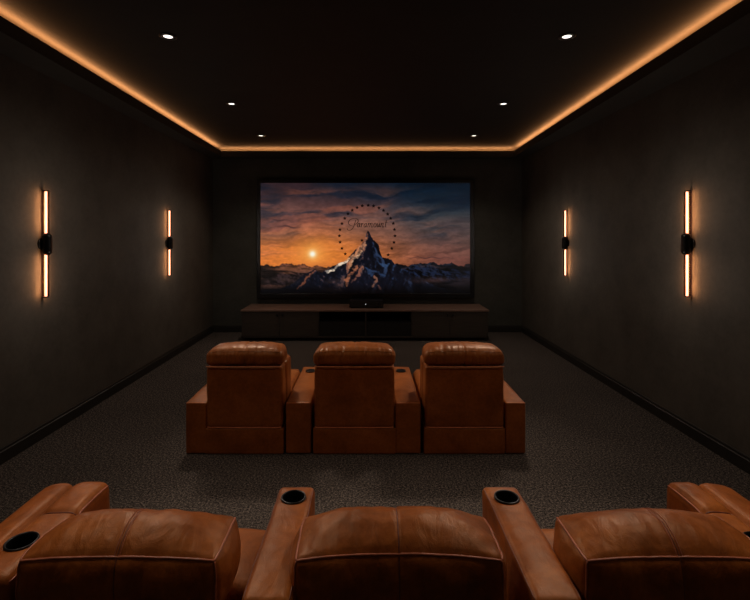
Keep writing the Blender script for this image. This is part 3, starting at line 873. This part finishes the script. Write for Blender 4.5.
CUPY = 1.915
def plain_arm(xa, xb, y0, y1, zt, topb=0.014, seed=0.0):
    b = (xa, xb, y0, y1, 0.03, zt)
    D0 = cushion_deform(b, top=topb, arch=0.0, side=0.006, back=0.012, wr=0.003, seed=seed)
    hc = ((xa + xb) / 2, CUPY)
    def D(p, n, w=True):
        q = D0(p, n, w)
        if p.z > zt - 0.03 and math.hypot(p.x - hc[0], p.y - hc[1]) < 0.0450: q.z -= 0.09
        return q
    o = rbox('armrest', b, 0.022, (22, 110, 8), LEATHER, row2, D)
    return o, b, D
for (xc, sd) in ((-0.308, 1.0), (0.580, 5.0)):
    xa, xb = xc - 0.078, xc + 0.078
    o, b, D = plain_arm(xa, xb, 1.385, 2.025, AZ, 0.014, sd)
    inner = xb if xc < 0 else xa
    for xe in (xa, xb):
        MB().tube(edge_path(b, 0.022, D, seg((xe, 1.385, AZ), (xe, 2.025, AZ), 24), -0.001), 0.0028, 6).build('piping', SEAM, o, True)
    MB().tube(edge_path(b, 0.022, D, seg((xa, 2.025, AZ), (xb, 2.025, AZ), 10), -0.001), 0.0028, 6).build('piping', SEAM, o, True)
    cup_holder(xc, CUPY, AZ + 0.0115, 0.052, o)
    MB().box(xa + 0.02, xb - 0.02, 1.42, 1.97, 0.0, 0.04).build('plinth', BLACKP, o)

def outer_arm(xi, xg, xo, seed):
    """wide end armrest: inner strip with pad and cup holder, outer rolled strip"""
    lo_, hi_ = min(xi, xo), max(xi, xo)
    hcx = (xi + xg) / 2 - math.copysign(1, xi - xg) * 0.012
    b = (lo_, hi_, 1.46, 2.03, 0.03, AZ)
    def D(p, n, w=True):
        q = Vector(p)
        wp = max(0, (p.z - 0.4) / (AZ - 0.4))
        # two lengthwise pillows meeting in a groove at xg
        t = (p.x - xi) / (xg - xi) if (p.x - xg) * (xi - xg) > 0 else (p.x - xg) / (xo - xg)
        q.z += wp ** 3 * (0.020 * (1 - (2 * min(1, max(0, t)) - 1) ** 4) - 0.004)
        dd = abs(p.x - xg)
        q.z -= 0.010 * math.exp(-(dd / 0.012) ** 2) * wp ** 3
        if (p.x - xg) * (xi - xg) > 0:
            q.z -= 0.007 * math.exp(-((p.y - 1.812) / 0.010) ** 2) * wp ** 3
            if p.y > 1.812: q.z += 0.010 * wp ** 3 * f2((p.y - 1.92) / 0.115, 4)
        if p.x * math.copysign(1, xo) > xg * math.copysign(1, xo): # outer strip slopes away slightly
            q.z -= 0.018 * wp ** 3 * min(1, max(0, t)) ** 2
        s = Vector((p.x * 7 + seed, p.y * 7, p.z * 7))
        q += n * (0.004 * noise.noise(s) + 0.002 * noise.noise(s * 2.5))
        if n.y > 0.5: q.y += 0.012
        if p.z > AZ - 0.03 and math.hypot(p.x - hcx, p.y - 1.63) < 0.045: q.z -= 0.09
        return q
    v, f = rbox_data(*b, 0.026, 46, 96, 8, deform=D)
    o = link('armrest', v, f, LEATHER, row2)
    def P3(x, y): 
        q, n = rpoint((x, y, AZ), (b[0], b[2], b[4]), (b[1], b[3], b[5]), 0.026); return D(q, n)
    MB().tube([P3(xi, y) for y in np.linspace(1.46, 2.03, 30)], 0.0032, 6).build('piping', PIPING, o, True)
    s_in = math.copysign(1, xi - xg)
    MB().tube([P3(xg + s_in * 0.002, y) for y in np.linspace(1.46, 2.03, 30)], 0.0022, 6).build('seam', SEAM, o, True)
    MB().tube([P3(x_, 1.812) for x_ in np.linspace(xi, xg, 12)], 0.0025, 6).build('seam', SEAM, o, True)
    cxh = (xi + xg) / 2 
    cup_holder(hcx, 1.63, AZ + 0.0165, 0.053, o)
    MB().box(lo_ + 0.03, hi_ - 0.03, 1.50, 1.99, 0.0, 0.04).build('plinth', BLACKP, o)
outer_arm(-1.135, -1.292, -1.43, 3.3)
outer_arm(1.315, 1.45, 1.61, 9.1)

chairs = [(-0.790, 0.312, True), (0.100, 0.330, False), (0.985, 0.298, True)]
for i, (cx, hw, dbl) in enumerate(chairs):
    s = 31.0 + i * 11.3
    ws = 0.345 if i != 1 else 0.352
    xl = cx - ws if i else -1.128
    bounds = [(-1.130, -0.392), (-0.224, 0.496), (0.664, 1.310)][i]
    b = (bounds[0] + 0.004, bounds[1] - 0.004, 1.50, 1.99, 0.03, 0.34)
    ob = rbox('seat_base', b, 0.02, (8, 12, 6), LEATHER, row2)
    MB().box(b[0] + 0.03, b[1] - 0.03, 1.53, 1.95, 0.0, 0.04).build('plinth', BLACKP, ob)
    b = (bounds[0] + 0.006, bounds[1] - 0.006, 1.66, 2.035, 0.345, 0.515)
    rbox('seat', b, 0.05, (20, 12, 6), LEATHER, row2, cushion_deform(b, top=0.03, arch=0.01, side=0.0, back=0.01, wr=0.004, seed=s))
    # back shell
    b = (cx - hw + 0.012, cx + hw - 0.012, 1.435, 1.66, 0.05, 0.60)
    bk = rbox('backrest', b, 0.03, (16, 8, 16), LEATHER, row2, cushion_deform(b, top=0.0, arch=0, side=0.004, back=0.01, wr=0.003, seed=s + 2))
    # big pillow headrest
    y0, y1 = 1.445, 1.685
    b = (cx - hw, cx + hw, y0, y1, 0.585, 0.780)
    r = 0.020
    D = cushion_deform(b, top=0.060, arch=0.010 if dbl else 0.020, side=0.034, back=0.022, wr=0.006, seed=s + 4,
                       gather=0.0035, groove=(0.0045, 0.0065), drop=0.004, texp=4)
    v, f = rbox_data(*b, r, 96, 34, 20, deform=D)
    hd = link('headrest', v, f, LEATHER, bk)
    zt, zb = b[5], b[4]
    # piping: rear top edge, side top edges, rear corners
    back = seg((b[0], y0, zt), (b[1], y0, zt), 60)
    MB().tube(edge_path(b, r, D, back, 0.0005), 0.0038, 8).build('piping', PIPING, hd, True)
    for xe in (b[0], b[1]):
        MB().tube(edge_path(b, r, D, seg((xe, y0, zt), (xe, y1, zt), 30), 0.0005), 0.0036, 8).build('piping', PIPING, hd, True)
        MB().tube(edge_path(b, r, D, seg((xe, y0, zt), (xe, y0, zb), 24), 0.0005), 0.0034, 8).build('piping', PIPING, hd, True)
    # centre seam over the top and down the back
    if dbl:
        for dx in (-0.008, 0.008):
            MB().tube(edge_path(b, r, D, seg((cx + dx, y1, zt - 0.03), (cx + dx, y1, zt), 5) + seg((cx + dx, y1, zt), (cx + dx, y0, zt), 34)[1:], 0.0004), 0.0016, 6).build('stitching', PIPING, hd, True)
    MB().tube(edge_path(b, r, D, seg((cx, y1, zt - 0.03), (cx, y1, zt), 5) + seg((cx, y1, zt), (cx, y0, zt), 34)[1:] + seg((cx, y0, zt), (cx, y0, zb), 20)[1:], -0.0004), 0.0024, 6).build('seam', SEAM, hd, True)

# ------------------------------------------------------------------ camera
cam = bpy.data.cameras.new('camera')
cam.sensor_width = 36.0
cam.lens = 460 / 750 * 36.0
cam.shift_x = 7.5 / 750
cam.shift_y = -64.0 / 750
cam.clip_start = 0.05
co = bpy.data.objects.new('camera', cam)
COL.objects.link(co)
co.location = (0, 0, EYE)
co.rotation_euler = (PI / 2, 0, 0)
scn.camera = co

w = bpy.data.worlds.new('world'); scn.world = w
w.use_nodes = True
w.node_tree.nodes['Background'].inputs[0].default_value = (0.0, 0.0, 0.0, 1)
scn.view_settings.view_transform = 'Standard'
scn.view_settings.look = 'None'
scn.view_settings.exposure = 0.0
scn.cycles.use_denoising = True
scn.cycles.max_bounces = 8
scn.cycles.diffuse_bounces = 5
scn.cycles.transparent_max_bounces = 12
scn.cycles.sample_clamp_indirect = 4.0
